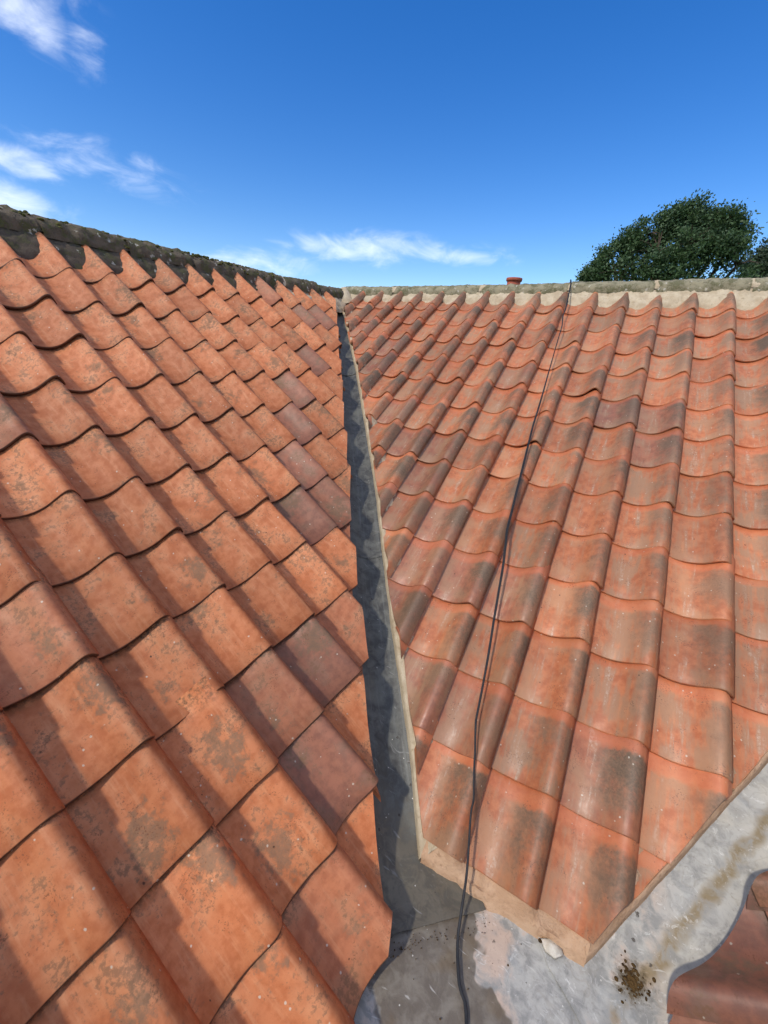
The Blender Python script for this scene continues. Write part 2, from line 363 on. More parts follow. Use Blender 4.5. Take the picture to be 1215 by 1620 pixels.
M_POT = simple('chimney_pot_clay', srgb(176, 92, 66), srgb(150, 76, 56), 9, .75)
M_BRICK = simple('chimney_brick', srgb(150, 86, 62), srgb(126, 74, 56), 12, .9)
M_BARK = simple('bark', srgb(84, 72, 58), srgb(60, 50, 40), 6, .95, 1, .05)
M_GRASS = simple('grass', srgb(84, 104, 52), srgb(66, 86, 42), .4, .95)
def leaf_material(name, c1, c2, c3):
    mt, t, b = material(name)
    g = t.node('ShaderNodeNewGeometry'); r = g.outputs['Random Per Island']
    p = g.outputs['Position']; n = t.noise(p, .9, 3, .5)
    col = t.mix(r, c1, c2); col = t.mix(t.ss(n, .45, .65, 0, .8), col, c3)
    t.put(b.inputs['Base Color'], col); b.inputs['Roughness'].default_value = .55
    b.inputs['Specular IOR Level'].default_value = .35
    tr = t.node('ShaderNodeBsdfTranslucent'); t.put(tr.inputs[0], col)
    ad = t.node('ShaderNodeMixShader', {0: .25}); t.l.new(b.outputs[0], ad.inputs[1]); t.l.new(tr.outputs[0], ad.inputs[2])
    o = [x for x in t.n if x.type == 'OUTPUT_MATERIAL'][0]; t.l.new(ad.outputs[0], o.inputs[0])
    return mt
M_LEAF = leaf_material('leaves', (.048, .094, .036), (.090, .145, .052), (.066, .112, .052))
M_LEAF2 = leaf_material('leaves_grey', (.045, .075, .040), (.075, .105, .055), (.060, .085, .050))

# ------------------------------------------------------------------ setting
gm = bpy.data.meshes.new('ground'); S = 900
gm.from_pydata([(-S, -S, -6.5), (S, -S, -6.5), (S, S, -6.5), (-S, S, -6.5)], [], [(0, 1, 2, 3)])
g = link('ground', gm, M_GRASS); g['kind'] = 'structure'

# ------------------------------------------------------------------ pantiles
PROF = [(-.14, .034), (-.07, .022), (0, .013), (.10, .005), (.20, .001), (.28, .0), (.37, .003), (.46, .010), (.55, .022), (.64, .040), (.72, .057), (.79, .068), (.845, .070), (.90, .064), (.95, .050), (.99, .036), (1.012, .027)]
def profile(u):
    P = PROF
    for i in range(len(P) - 1):
        if u <= P[i + 1][0] or i == len(P) - 2:
            p0 = P[max(i - 1, 0)]; p1 = P[i]; p2 = P[i + 1]; p3 = P[min(i + 2, len(P) - 1)]
            f = (u - p1[0]) / (p2[0] - p1[0])
            m1 = (p2[1] - p0[1]) / (p2[0] - p0[0]) * (p2[0] - p1[0]); m2 = (p3[1] - p1[1]) / (p3[0] - p1[0]) * (p2[0] - p1[0])
            return (2*f**3 - 3*f*f + 1)*p1[1] + (f**3 - 2*f*f + f)*m1 + (-2*f**3 + 3*f*f)*p2[1] + (f**3 - f*f)*m2
TT, TLEN = .0115, .34
def tile_bm(seed):
    rr = random.Random(seed); ph = rr.uniform(0, 50)
    us = [-.14 + 1.152 * i / 24 for i in range(25)]
    amp = rr.uniform(.96, 1.05); bow = rr.uniform(-.003, .003); tw = rr.uniform(-.004, .004); wob = rr.uniform(.0008, .002)
    ys = [0, .0035, .08, .16, .24, TLEN]
    bm = bmesh.new(); rows = []
    for j, y in enumerate(ys):
        tilt = (TT + .0005) * (1 - y / G)
        top, bot = [], []
        for u in us:
            e = .004
            dz = (profile(min(u + e, 1.012)) - profile(max(u - e, -.14))) / ((min(u + e, 1.012) - max(u - e, -.14)) * W)
            n = V((-dz, 0, 1)).normalized()
            h = profile(u) * amp + tilt + bow * (1 - (2 * y / TLEN - 1) ** 2) + tw * (u - .5) * (y / TLEN - .5)
            h += noise.noise(V((u * 3 + ph, y * 9, ph))) * wob
            yy = y + (noise.noise(V((u * 2.5 + ph, 9.1, ph))) * .004 if j < 2 else 0)
            q = V((u * W, yy, h)); ch = .0022 if j == 0 else 0
            top.append(bm.verts.new(q - n * ch)); bot.append(bm.verts.new(q - n * (TT - ch * .6)))
        rows.append((top, bot))
    m = len(us)
    for (t0, b0), (t1, b1) in zip(rows, rows[1:]):
        for i in range(m - 1):
            bm.faces.new((t0[i], t0[i + 1], t1[i + 1], t1[i])); bm.faces.new((b0[i + 1], b0[i], b1[i], b1[i + 1]))
        bm.faces.new((b0[0], t0[0], t1[0], b1[0])); bm.faces.new((t0[-1], b0[-1], b1[-1], t1[-1]))
    for (tp, bt), fl in ((rows[0], False), (rows[-1], True)):
        for i in range(m - 1):
            f = (tp[i], bt[i], bt[i + 1], tp[i + 1]); bm.faces.new(f[::-1] if fl else f)
    return bm
NVAR = 8
TILES = {k: [to_mesh(tile_bm(100 + i), 'pantile') for i in range(NVAR)] for k in ('L', 'R', 'S')}
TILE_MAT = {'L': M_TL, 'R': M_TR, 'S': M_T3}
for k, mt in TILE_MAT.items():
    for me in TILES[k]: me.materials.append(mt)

def side(curve, sgn):
    # signed distance in plan; positive = keep
    def f(p):
        x, tan = lerp_curve(curve, p.y); nrm = V((-tan.y, tan.x, 0)) * sgn
        return (V((p.x, p.y, 0)) - V((x, p.y, 0))).dot(nrm), V((x, p.y, 0)), nrm
    return f
OFF = -.037
def lay_tiles(parent, key, ex, ey, ez, origin, w, g, rows, cols, cuts, tone, wild=1.0, square=False):
    inv = parent.matrix_basis.inverted(); n = 0
    for r in rows:
        for k in cols:
            rr = random.Random(r * 977 + k * 131 + (5 if key == 'L' else 9))
            o = origin - ex * ((k + 1) * w) - ey * (r * g) + ez * OFF
            rot = Matrix.Rotation(rr.gauss(0, .009) * wild, 3, 'Z') @ Matrix.Rotation(rr.gauss(0, .009) * wild, 3, 'X') @ Matrix.Rotation(rr.gauss(0, .015) * wild, 3, 'Y')
            B = Matrix((ex, ey, ez)).transposed() @ rot @ Matrix.Diagonal((w / W, g / G, 1.12 if key == 'L' else 1.0))
            o = o + ex * rr.gauss(0, .0018) * wild + ey * rr.gauss(0, .003) * wild + ez * abs(rr.gauss(0, .0012))
            mw = Matrix.Translation(o) @ B.to_4x4()
            corners = [mw @ V((a * W, b, .02)) for a in (-.13, .3, .65, 1.01) for b in (0, .17, TLEN)]
            me = TILES[key][rr.randrange(NVAR)]; keep = True; bm = None
            for cut in cuts:
                ds = [cut(c) for c in corners]
                if all(x[0] > 0 for x in ds): continue
                if all(x[0] <= 0 for x in ds): keep = False; break
                c0 = sum((c for c in corners), V()) / len(corners)
                # cut plane taken where the curve is nearest the tile
                best = min(corners + [c0], key=lambda c: abs(cut(c)[0]))
                _, pt, nr = cut(best)
                pt = pt + nr * (rr.uniform(-.012, .010) if key == 'L' else rr.uniform(-.004, .005))
                nr = (nr + V((rr.uniform(-.10, .10), rr.uniform(-.10, .10), 0)) * (1 if key == 'L' else .35)).normalized()
                if bm is None: bm = bmesh.new(); bm.from_mesh(me)
                if square: nr = (nr - ez * nr.dot(ez)).normalized(); pt = V((pt.x, pt.y, origin.z - (ez.x * (pt.x - origin.x) + ez.y * (pt.y - origin.y)) / ez.z))
                im = mw.inverted(); lp = im @ pt.to_3d(); ln = (mw.to_3x3().transposed() @ nr).normalized()
                res = bmesh.ops.bisect_plane(bm, geom=bm.verts[:] + bm.edges[:] + bm.faces[:], plane_co=lp, plane_no=ln, clear_inner=True)
                es = [e for e in res['geom_cut'] if isinstance(e, bmesh.types.BMEdge)]
                if len(bm.faces) < 6: keep = False; break
                bmesh.ops.triangle_fill(bm, use_beauty=True, edges=es)
            if keep and bm is not None and sum(f.calc_area() for f in bm.faces) < .008: keep = False
            if not keep:
                if bm: bm.free()
                continue
            if bm is not None:
                me = to_mesh(bm, 'pantile_cut'); me.materials.append(TILE_MAT[key])
            ob = bpy.data.objects.new('tile', me); COL.objects.link(ob); ob.parent = parent
            ob.matrix_basis = inv @ mw
            pu, stn, br = tone(r, k, rr); ob.color = (pu, stn, br, 1)
            n += 1
    return n

roofL = thing('pantile_roof', 'orange pantile roof slope on the left below the dark mossy ridge', 'roof', TL + bL * 3.4)
roofR = thing('pantile_roof', 'weathered red pantile roof slope with a black cable lying down it', 'roof', V((-.6, -3.42, -2.0)))
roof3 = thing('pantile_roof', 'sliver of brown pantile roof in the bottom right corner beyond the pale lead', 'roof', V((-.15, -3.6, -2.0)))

PUR_L = {(12, 12): 1}
def toneL(r, k, rr):
    pu = 0.0
    near_edge = (k <= {1: 1, 2: 2, 3: 3, 4: 4, 5: 5, 6: 7, 7: 8, 8: 9, 9: 10, 10: 11, 11: 12}.get(r, -5))
    if near_edge and rr.random() < .30: pu = rr.uniform(.4, .8)
    if (r, k) in ((5, 6), (6, 7), (10, 11), (11, 12), (2, 1), (4, 4), (7, 8), (8, 9)): pu = .75
    if (r, k) == (12, 13): pu = .35
    if pu == 0 and rr.random() < .05: pu = rr.uniform(.2, .5)
    st = rr.choice((.0, .0, .2, .4, .6, .8))
    if r >= 8: st = rr.choice((.2, .5, .7, 1.0))
    return pu, min(st, 1), rr.random()
def toneR(r, k, rr):
    pu = 0.0
    d = k - (15 - r * .85)
    if rr.random() < (.35 if d > -1.6 else .03): pu = rr.uniform(.35, .7)
    if (r, k) in ((11, 5), (11, 4), (10, 5), (12, 5), (9, 6), (8, 6), (8, 7), (7, 8)): pu = .6
    st = rr.uniform(.45, 1.0)
    return pu, st, rr.random()
outL = V((math.cos(DE), math.sin(DE), 0)); axL = V((-3.539, -.626, 0))
def headL(p):
    q = V((p.x, p.y, 0)); dd = (q - axL).dot(outL) - .065; return dd, q - outL * dd, outL
def headR(p): return -.035 - p.y, V((p.x, -.035, 0)), V((0, -1, 0))
nL = lay_tiles(roofL, 'L', exL, eyL, ezL, TL, WL, GL, range(1, 13), range(-3, 20), [side(V1L, -1), headL], toneL)
nR = lay_tiles(roofR, 'R', exR, eyR, ezR, V((0, 0, 0)), W, G, range(1, 15), range(-7, 17), [side(V1R, 1), side(V2R, -1), headR], toneR)
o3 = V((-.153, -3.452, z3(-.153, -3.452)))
def tone3(r, k, rr): return rr.uniform(.55, .95), rr.uniform(.6, 1), rr.uniform(0, .3)  # dark tones also paint the viewer's shadow onto the third roof
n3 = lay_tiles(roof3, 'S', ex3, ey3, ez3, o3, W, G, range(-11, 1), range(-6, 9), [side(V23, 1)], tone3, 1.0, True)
print('tiles', nL, nR, n3)

# boarding below the tiles and the far slopes behind the ridges
def poly(name, pts, mat, parent):
    me = bpy.data.meshes.new(name); n = len(pts)
    vs = [V(p) for p in pts] + [V(p) - V((0, 0, .02)) for p in pts]
    me.from_pydata(vs, [], [tuple(range(n)), tuple(range(2 * n - 1, n - 1, -1))] + [(i, i + n, (i + 1) % n + n, (i + 1) % n) for i in range(n)])
    return link(name, me, mat, parent)
def onR(x, y, dz): return (x, y, zR(x, y) + dz)
def onL(x, y, dz): return (x, y, zL(x, y) + dz)
def on3(x, y, dz): return (x, y, z3(x, y) + dz)
poly('roof_boarding', [onR(-3.2, .0, -.085), onR(-.66, -3.28, -.085), onR(-.36, -3.28, -.085), onR(1.65, -.2, -.085), onR(1.65, 0, -.085)], M_BOARD, roofR)
poly('roof_boarding', [onL(-3.60, -.62, -.085), onL(-3.82, -4.9, -.085), onL(-1.0, -5.0, -.085), onL(-1.0, -3.75, -.085), onL(-2.6, -1.75, -.085)], M_BOARD, roofL)
poly('roof_boarding', [on3(-.02, -4.9, -.09), on3(2.4, -4.9, -.09), on3(2.4, .3, -.09), on3(.32, -2.95, -.09), on3(-.02, -3.5, -.09)], M_BOARD, roof3)
poly('far_slope', [(-3.3, .10, -.02), (1.8, .10, .02), (1.8, 3.0, -1.65), (-3.3, 3.0, -1.65)], M_BOARD, roofR)
poly('far_slope', [(-3.62, -.4, -.06), (-3.85, -5.0, -.06), (-6.2, -5.0, -1.75), (-6.2, -.4, -1.75)][::-1], M_BOARD, roofL)

# ------------------------------------------------------------------ ridges
def ridge(parent, p0, dirv, out, joints, top_z, half, height, mat, rough, front_drop, mortar_split, mats, collar):
    """p0 on the axis; dirv along the ridge; out = horizontal direction of the visible slope; joints = distances; top_z(s)"""
    def frame(s): return p0 + dirv * s
    for i, (s0, s1) in enumerate(zip(joints, joints[1:])):
        a, b_ = s0 + .008, s1 - .008
        dzt = random.uniform(-.007, .007); tip = random.uniform(-.012, .012); ph = random.uniform(0, 90)
        def fn(u, v, a=a, b_=b_, dzt=dzt, tip=tip, ph=ph):
            s = a + (b_ - a) * u; th = math.pi * (v * .98 + .01)
            hw = half * (1 + .05 * math.sin(u * 3.1)); q = frame(s)
            o = -math.cos(th) * hw; z = math.sin(th) ** .8 * height
            q = V((q.x, q.y, 0)) - out * o
            z += top_z(s) - height + dzt + tip * (u - .5)
            r = rough * (FB(V((q.x, q.y, z)), 16, ph) * .8 + FB(V((q.x, q.y, z)), 50, ph) * .35)
            nrm = out * (math.cos(th)) + V((0, 0, math.sin(th)))
            return V((q.x, q.y, z)) + nrm * r
        L = s1 - s0
        link('ridge_tile', grid_mesh('ridge_tile', max(16, int(L / .014)), 26, fn, .016, 80), mat, parent)
        # mortar collar at the joint
        def fc(u, v, s0=s0, dzt=dzt, ph=ph):
            s = s0 + (u - .5) * (.06 + .03 * math.sin(v * 9 + s0 * 7)); th = math.pi * (v * .94 + .03); q = frame(s); k = 1 - (2 * abs(u - .5)) ** 4
            hw = half + .004 * k - .006; o = math.cos(th) * hw
            q = V((q.x, q.y, 0)) + out * o; z = math.sin(th) ** .8 * (height + .004 * k - .006) + top_z(s) - height
            r = .006 * FB(V((q.x, q.y, z)), 22, ph)
            return V((q.x, q.y, z)) + (out * math.cos(th) + V((0, 0, math.sin(th)))) * r
        if collar(i): link('mortar_joint', grid_mesh('mortar_joint', 10, 22, fc, 0, 80), collar(i), parent)
    # bedding mortar in front
    for (s0, s1), mm in zip(mortar_split, mats):
        nseg = int((s1 - s0) / .012)
        def fm(u, v, s0=s0, s1=s1):
            s = s0 + (s1 - s0) * u; q = frame(s); tz = top_z(s) - height
            prof = [(-.02, .03), (half - .028, .028), (half - .008, .006), (half + .012, -.022), (half + .038, -.05), (half + .062, -.082), (half + .085, -.115), (half + .10, -.15)]
            f = v * (len(prof) - 1); i = min(int(f), len(prof) - 2); f -= i
            o = prof[i][0] * (1 - f) + prof[i + 1][0] * f; z = (prof[i][1] * (1 - f) + prof[i + 1][1] * f) * (front_drop if .3 < v < .7 else 1)
            q = V((q.x, q.y, 0)) + out * o; P = V((q.x, q.y, tz + z))
            r = .010 * FB(P, 9, 3.3) + .006 * FB(P, 35, 1.2)
            return P + (out * .7 + V((0, 0, .7))) * r
        link('ridge_mortar', grid_mesh('ridge_mortar', nseg, 21, fm, 0, 80), mm, parent)
def lin(pts):
    def f(s):
        for (a, va), (b_, vb) in zip(pts, pts[1:]):
            if s <= b_: return va + (vb - va) * (s - a) / (b_ - a)
        return pts[-1][1]
    return f
# right ridge along +x, visible side -y
topR = lin([(-.2, .064), (.68, .078), (1.6, .090), (2.38, .102), (3.02, .116), (3.6, .126), (5.6, .14)])
ridge(roofR, V((-3.55, .07, 0)), V((1, 0, 0)), V((0, -1, 0)), [0.03, .68, 1.60, 2.38, 3.02, 3.62, 4.2, 4.8, 5.3], topR, .105, .085, M_RIDGE, .010, .82,
      [(-.02, 5.3)], [M_CREAM], lambda i: M_CREAM)
topL = lin([(-.7, .034), (.4, .03), (1.1, .046), (1.7, .054), (2.3, .066), (4.5, .075)])
aLo = V((-aL.y * -1, aL.x * -1, 0)); outL = V((math.cos(DE), math.sin(DE), 0))
ridge(roofL, V((-3.539, -.626, 0)), aL, outL, [-.56, -.10, .375, .84, 1.30, 1.76, 2.22, 2.68, 3.14, 3.6, 4.06], topL, .105, .10, M_RIDGED, .016, .88,
      [(-.60, .36), (.37, 4.06)], [M_CREAM, M_DKMORT], lambda i: M_CREAM if i in (2,) else (M_DKMORT if i > 2 else None))
# saddle mortar where the ridges and the valley head meet
def fs(u, v):
    th = u * 2 * math.pi; r = v
    P = V((-3.46 + .10 * r * math.cos(th) + .05 * r, -.06 + .12 * r * math.sin(th) - .04 * r, 0))
    P.z = .055 - .17 * r ** 1.3 + .008 * FB(P, 14, 2.0); return P
link('mortar_saddle', grid_mesh('mortar_saddle', 28, 10, fs, 0, 80), M_CREAM, roofR)

# moss tufts on the dark left ridge (uncountable growth)
def tufts(name, spots, mat):
    bm = bmesh.new()
    for (p, r) in spots:
        m = Matrix.Translation(p) @ Matrix.Diagonal((r * random.uniform(.8, 1.5), r * random.uniform(.8, 1.5), r * random.uniform(.5, .9), 1))
        vs = bmesh.ops.create_icosphere(bm, subdivisions=2, radius=1, matrix=m)['verts']
        ph = random.uniform(0, 90)
        for v in vs: v.co += (v.co - p) * (.55 * noise.noise(v.co * 60 + V((ph, 0, 0))))
    return to_mesh(bm, name, True, 80)
sp = []
for i in range(520):
    s_ = random.uniform(.45, 4.0); th = random.gauss(1.5, .55)
    q = V((-3.539, -.626, 0)) + aL * s_ + outL * (math.cos(th) * .105)
    sp.append((V((q.x, q.y, topL(s_) - .10 + math.sin(th) ** .8 * .10)), random.uniform(.004, .013)))
mo = link('moss', tufts('moss', sp, M_MOSS), M_MOSS, roofL); mo['kind'] = 'stuff'

# ------------------------------------------------------------------ mortar fillets along the cut edges
def strip(name, pts, sect, mat, parent, amp=.004, ph=0.0):
    """pts: plan points (x, y); sect(P, side normal) -> list of world points"""
    res = []
    for (a, b_) in zip(pts, pts[1:]):
        a, b_ = V((a[0], a[1], 0)), V((b_[0], b_[1], 0)); n = max(2, int((b_ - a).length / .015))
        for i in range(n): res.append((a.lerp(b_, i / n), (b_ - a).normalized()))
    res.append((V((pts[-1][0], pts[-1][1], 0)), res[-1][1]))
    rows = []
    for i, (p, tn) in enumerate(res):
        tn = sum((res[j][1] for j in range(max(0, i - 4), min(len(res), i + 5))), V()).normalized()
        rows.append([q + V((FB(q, 12, ph), FB(q, 12, ph + 5), FB(q, 14, ph + 9))) * amp for q in sect(p, V((-tn.y, tn.x, 0)))])
    bm = bmesh.new(); vr = [[bm.verts.new(q) for q in r] for r in rows]
    for r0, r1 in zip(vr, vr[1:]):
        for i in range(len(r0) - 1): bm.faces.new((r0[i], r0[i + 1], r1[i + 1], r1[i]))
    bmesh.ops.recalc_face_normals(bm, faces=bm.faces[:])
    return link(name, to_mesh(bm, name, True, 60), mat, parent)
def under(q):
    """height of the tile underside of the right slope above a plan point"""
    u = (q.x / W) % 1.0; return zR(q.x, q.y) + (OFF + profile(u) - .002) / math.cos(THR)
def fillet(lips, inn=.012):
    def sect(p, n):
        o = -n; res = []
        for dd in (-.10, -.05, -inn):
            q = V((p.x, p.y, 0)) + o * dd; res.append(V((q.x, q.y, under(q) - (.02 if dd < -.06 else 0))))
        for dd, dz in lips:
            q = V((p.x, p.y, 0)) + o * dd; res.append(V((q.x, q.y, zR(q.x, q.y) + dz)))
        return res
    return sect
strip('edge_mortar', V1R[:-1] + [(-.808, -3.432)], fillet([(-.016, -.038), (-.004, -.036), (.002, -.039), (.005, -.050), (.008, -.085), (.012, -.15)], .030), M_CREAM, roofR, .002)
strip('edge_mortar', [(-.808, -3.425), (-.64, -3.422), (-.44, -.0 - 3.415), (-.312, -3.417)], fillet([(.0, -.030), (.007, -.034), (.009, -.052), (.015, -.060), (.020, -.082), (.024, -.15)]), M_TAN, roofR, .006, 4)
strip('edge_mortar', [(-.312, -3.417), (.092, -2.797), (.092 + .402 * 2, -2.797 + .618 * 2)], fillet([(-.004, -.024), (.002, -.028), (.004, -.05), (.006, -.09), (.010, -.16)]), M_TAN, roofR, .003, 8)

# ------------------------------------------------------------------ lead
def lead_pt(x, y, lift=0.0, ph=0.0):
    P = V((x, y, lead_z(x, y) + lift)); return P + V((0, 0, .0045 * FB(P, 6, ph) + .0018 * FB(P, 22, ph)))
vg = thing('valley_gutter', 'narrow dark lead valley running from the ridge corner down between the two red slopes', 'gutter', V((-.8, -3.55, -2.05)))
VD = V((-.62, .785)); 
def valley_sheet(q0, q1, lift):
    """q0, q1: ((x,y) under right slope, (x,y) under left slope) at the upper and lower ends"""
    def fn(u, v):
        a = V(q0[0]).lerp(V(q0[1]), v); b_ = V(q1[0]).lerp(V(q1[1]), v); p = a.lerp(b_, u)
        return lead_pt(p.x, p.y, lift + .003 * (u > .985), 3.0)
    L = (V(q1[0]) - V(q0[0])).length
    return link('lead_sheet', grid_mesh('lead_sheet', int(L / .018), 26, fn, .003, 80), M_LV, vg)
def vx(y, c): return lerp_curve(c, y)[0]
def ends(yr, yl): return ((vx(yr, V1R) + .03, yr + .0), (vx(yl, V1L) - .09, yl - .02))
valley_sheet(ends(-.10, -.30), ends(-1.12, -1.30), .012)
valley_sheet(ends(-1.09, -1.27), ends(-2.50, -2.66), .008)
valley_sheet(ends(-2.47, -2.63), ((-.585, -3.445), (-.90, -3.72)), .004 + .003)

gf = thing('box_gutter', 'flat lead gutter floor at the foot of both valleys, half damp and brown', 'gutter', V((-.5, -3.6, -2.035)))
def fsole(u, v):
    x = -1.02 + 1.2 * v; y0 = -3.34; y = -5.1 + (y0 + 5.1) * u
    return lead_pt(x, y, 0, 3.0)
link('lead_sheet', grid_mesh('lead_sheet', 110, 80, fsole, .003, 80), M_LP, gf)
vg2 = thing('valley_gutter', 'wide pale lead valley with a brown silt line rising to the right edge', 'gutter', V((-.25, -3.45, -2.06)))
def fv2(u, v):
    # lower end follows the cracked joint, upper end runs off up the second valley
    lo = [V((-.435, -3.425)), V((-.40, -3.47)), V((-.345, -3.51)), V((-.285, -3.56)), V((-.10, -3.75))]
    f = v * (len(lo) - 1); i = min(int(f), len(lo) - 2); a = lo[i].lerp(lo[i + 1], f - i)
    hi = V((.05 + .804, -2.75 + 1.24)).lerp(V((.24 + .804, -3.1 + 1.24)), v)
    mid = V((-.30, -3.38)).lerp(V((.0, -3.62)), v)
    p = a.lerp(mid, u / .12) if u < .12 else mid.lerp(hi, (u - .12) / .88)
    return lead_pt(p.x, p.y, .006, 3.0)
link('lead_sheet', grid_mesh('lead_sheet', 130, 36, fv2, .003, 80), M_LP, vg2)

# ------------------------------------------------------------------ cable (two strands lying together)
CP = [(-1.20, .40, -.02), (-1.19, .17, .112), (-1.180, .07, .118), (-1.160, -.03, .07), (-1.125, -.289, -.118), (-1.107, -.556, -.272), (-1.029, -1.148, -.611), (-.989, -1.615, -.880), (-.983, -1.91, -1.048),
      (-.902, -2.33, -1.290), (-.883, -2.493, -1.383), (-.834, -2.711, -1.509), (-.799, -2.901, -1.617), (-.772, -3.086, -1.724), (-.757, -3.176, -1.776),
      (-.698, -3.323, -1.86), (-.663, -3.427, -1.935), (-.648, -3.50, -1.985), (-.634, -3.565, -2.012), (-.603, -3.635, -2.020), (-.570, -3.675, -2.023), (-.55, -3.80, -2.024), (-.58, -4.2, -2.024)]
def tile_top(x, y):
    sl = -y / math.cos(THR); yy = (math.ceil(sl / G) * G - sl)
    return zR(x, y) + (OFF + profile((x / W) % 1.0) + (TT + .0005) * (1 - yy / G)) / math.cos(THR)
def drape(pts):
    out = []
    for i, p in enumerate(pts):
        if i < 4 or p[1] < -3.40: out.append(p); continue
        n = 4 if i + 1 < len(pts) and pts[i + 1][1] > -3.40 else 1
        for k in range(n):
            q = V(p).lerp(V(pts[min(i + 1, len(pts) - 1)]), k / n)
            z = max(tile_top(q.x + a_, q.y + b_) for a_ in (-.035, -.018, 0, .018, .035) for b_ in (-.03, 0, .03))
            out.append((q.x, q.y, z + .004))
    for _ in range(3):   # a stiff cable bridges the hollows
        out = [p if (i < 6 or p[1] < -3.3) else (sum(out[j][0] for j in range(i - 4, i + 5)) / 9 * .5 + p[0] * .5, p[1], max(p[2], sum(out[j][2] - zR(0, out[j][1]) for j in range(i - 4, i + 5)) / 9 + zR(0, p[1]))) for i, p in enumerate(out)]
    return out
def strand(pts, rad, off, ph):
    crv = []
    P = [V(p) for p in pts]
    for i in range(len(P) - 1):
        p0, p1, p2, p3 = P[max(i - 1, 0)], P[i], P[i + 1], P[min(i + 2, len(P) - 1)]
        n = max(3, int((p2 - p1).length / .02))
        for j in range(n):
            f = j / n; crv.append(.5 * ((2 * p1) + (p2 - p0) * f + (2 * p0 - 5 * p1 + 4 * p2 - p3) * f * f + (3 * p1 - p0 - 3 * p2 + p3) * f ** 3))
    crv.append(P[-1]); bm = bmesh.new(); rings = []; s_ = 0
    for i, c in enumerate(crv):
        tn = (crv[min(i + 1, len(crv) - 1)] - crv[max(i - 1, 0)]).normalized(); sd_ = tn.cross(V((0, 0, 1))).normalized(); un = sd_.cross(tn)
        if i: s_ += (c - crv[i - 1]).length
        tw = s_ * 2.2 + ph; spread = off
        cc = c + sd_ * spread * math.cos(tw * .5) + un * abs(spread) * .5 * (1 + math.sin(tw * .5)) 
        rings.append([bm.verts.new(cc + (sd_ * math.cos(a) + un * math.sin(a)) * rad) for a in [k * math.tau / 10 for k in range(10)]])
    for r0, r1 in zip(rings, rings[1:]):
        for k in range(10): bm.faces.new((r0[k], r0[(k + 1) % 10], r1[(k + 1) % 10], r1[k]))
    return to_mesh(bm, 'strand')
CP = drape(CP)
cb = thing('cable', 'thin black twin cable running from the ridge down the slope into the gutter', 'cable', V((-.6, -3.6, -2.04)))
link('strand', strand(CP, .0031, .0029, 0), M_CABLE, cb); link('strand', strand(CP, .0031, -.0029, 0), M_CABLE, cb)

# ------------------------------------------------------------------ debris in the gutter
def crumbs(name, spots, mat, parent=None):
    me = tufts(name, spots, mat); return link(name, me, mat, parent)
sp = []
for i in range(110):
    f = random.random(); p = V((-.80, -3.665)).lerp(V((-.565, -3.462)), f) + V((random.gauss(0, .010), random.gauss(-.006, .009)))
    sp.append((V((p.x, p.y, lead_z(p.x, p.y) + .0055)), random.uniform(.0005, .0016)))
for i in range(24):
    x, y = random.uniform(-.76, -.2), random.uniform(-3.75, -3.45); sp.append((V((x, y, lead_z(x, y) + .005)), random.uniform(.0008, .0024)))
db = crumbs('grit', sp, M_DIRT); db['kind'] = 'stuff'; tag(db, 'brown grit gathered along the lead joint on the gutter floor', 'grit')
sp = []
for i in range(220):
    a = random.uniform(0, 6.28); r_ = abs(random.gauss(0, .018)); x, y = -.195 + r_ * math.cos(a), -3.395 + r_ * 1.1 * math.sin(a)
    sp.append((V((x, y, lead_z(x, y) + .007)), random.uniform(.001, .0034)))
tag(crumbs('moss_clump', sp, M_DIRT), 'dark brown clump of moss and silt at the foot of the pale valley', 'moss')
bm = bmesh.new()
FP = [(-.428, -3.432), (-.40, -3.418), (-.372, -3.422), (-.366, -3.436), (-.385, -3.452), (-.41, -3.45)]
bot = [bm.verts.new((x, y, lead_z(x, y) + .008)) for x, y in FP]; top = [bm.verts.new((x * .97 - .0118, y * .97 - .1032, lead_z(x, y) + .019 + .003 * (i % 2))) for i, (x, y) in enumerate(FP)]
bm.faces.new(top); bm.faces.new(bot[::-1])
for i in range(6): bm.faces.new((bot[i], bot[(i + 1) % 6], top[(i + 1) % 6], top[i]))
tag(link('mortar_flake', to_mesh(bm, 'mortar_flake', True, 30), M_FLAKE), 'broken white mortar flake lying against the tan eave mortar', 'mortar')
sp = [(V((-.425 + .004 * i + random.uniform(-.003, .003), -3.437 + .003 * i + random.uniform(-.003, .003), lead_z(-.41, -3.437) + .018)), random.uniform(.002, .005)) for i in range(9)]
tag(crumbs('dirt_clump', sp, M_DIRT), 'small black clump of dirt on the white mortar flake', 'dirt')

# ------------------------------------------------------------------ chimney beyond the ridge
cx, cy, cz = -2.53, 3.60, .40
def lathe(name, prof, mat, parent, c, seg=36):
    bm = bmesh.new(); rs = [[bm.verts.new((c[0] + r * math.cos(k * math.tau / seg), c[1] + r * math.sin(k * math.tau / seg), c[2] + z)) for k in range(seg)] for r, z in prof]
    for a, b_ in zip(rs, rs[1:]):
        for k in range(seg): bm.faces.new((a[k], a[(k + 1) % seg], b_[(k + 1) % seg], b_[k]))
    return link(name, to_mesh(bm, name, True, 40), mat, parent)
ch = thing('chimney', 'small terracotta chimney pot showing above the right ridge', 'chimney', V((cx, cy, -1.8)))
pot = lathe('chimney_pot', [(.095, .12), (.098, .2), (.112, .62), (.098, .62), (.085, .2), (.08, .12)], M_POT, ch, (cx, cy, cz - .41))
rim = lathe('pot_rim', [(.112, .585), (.128, .59), (.131, .605), (.131, .628), (.126, .636), (.100, .636), (.098, .60)], M_POT, pot, (cx, cy, cz - .41)); rim.matrix_basis = Matrix.Identity(4)
bm = bmesh.new()
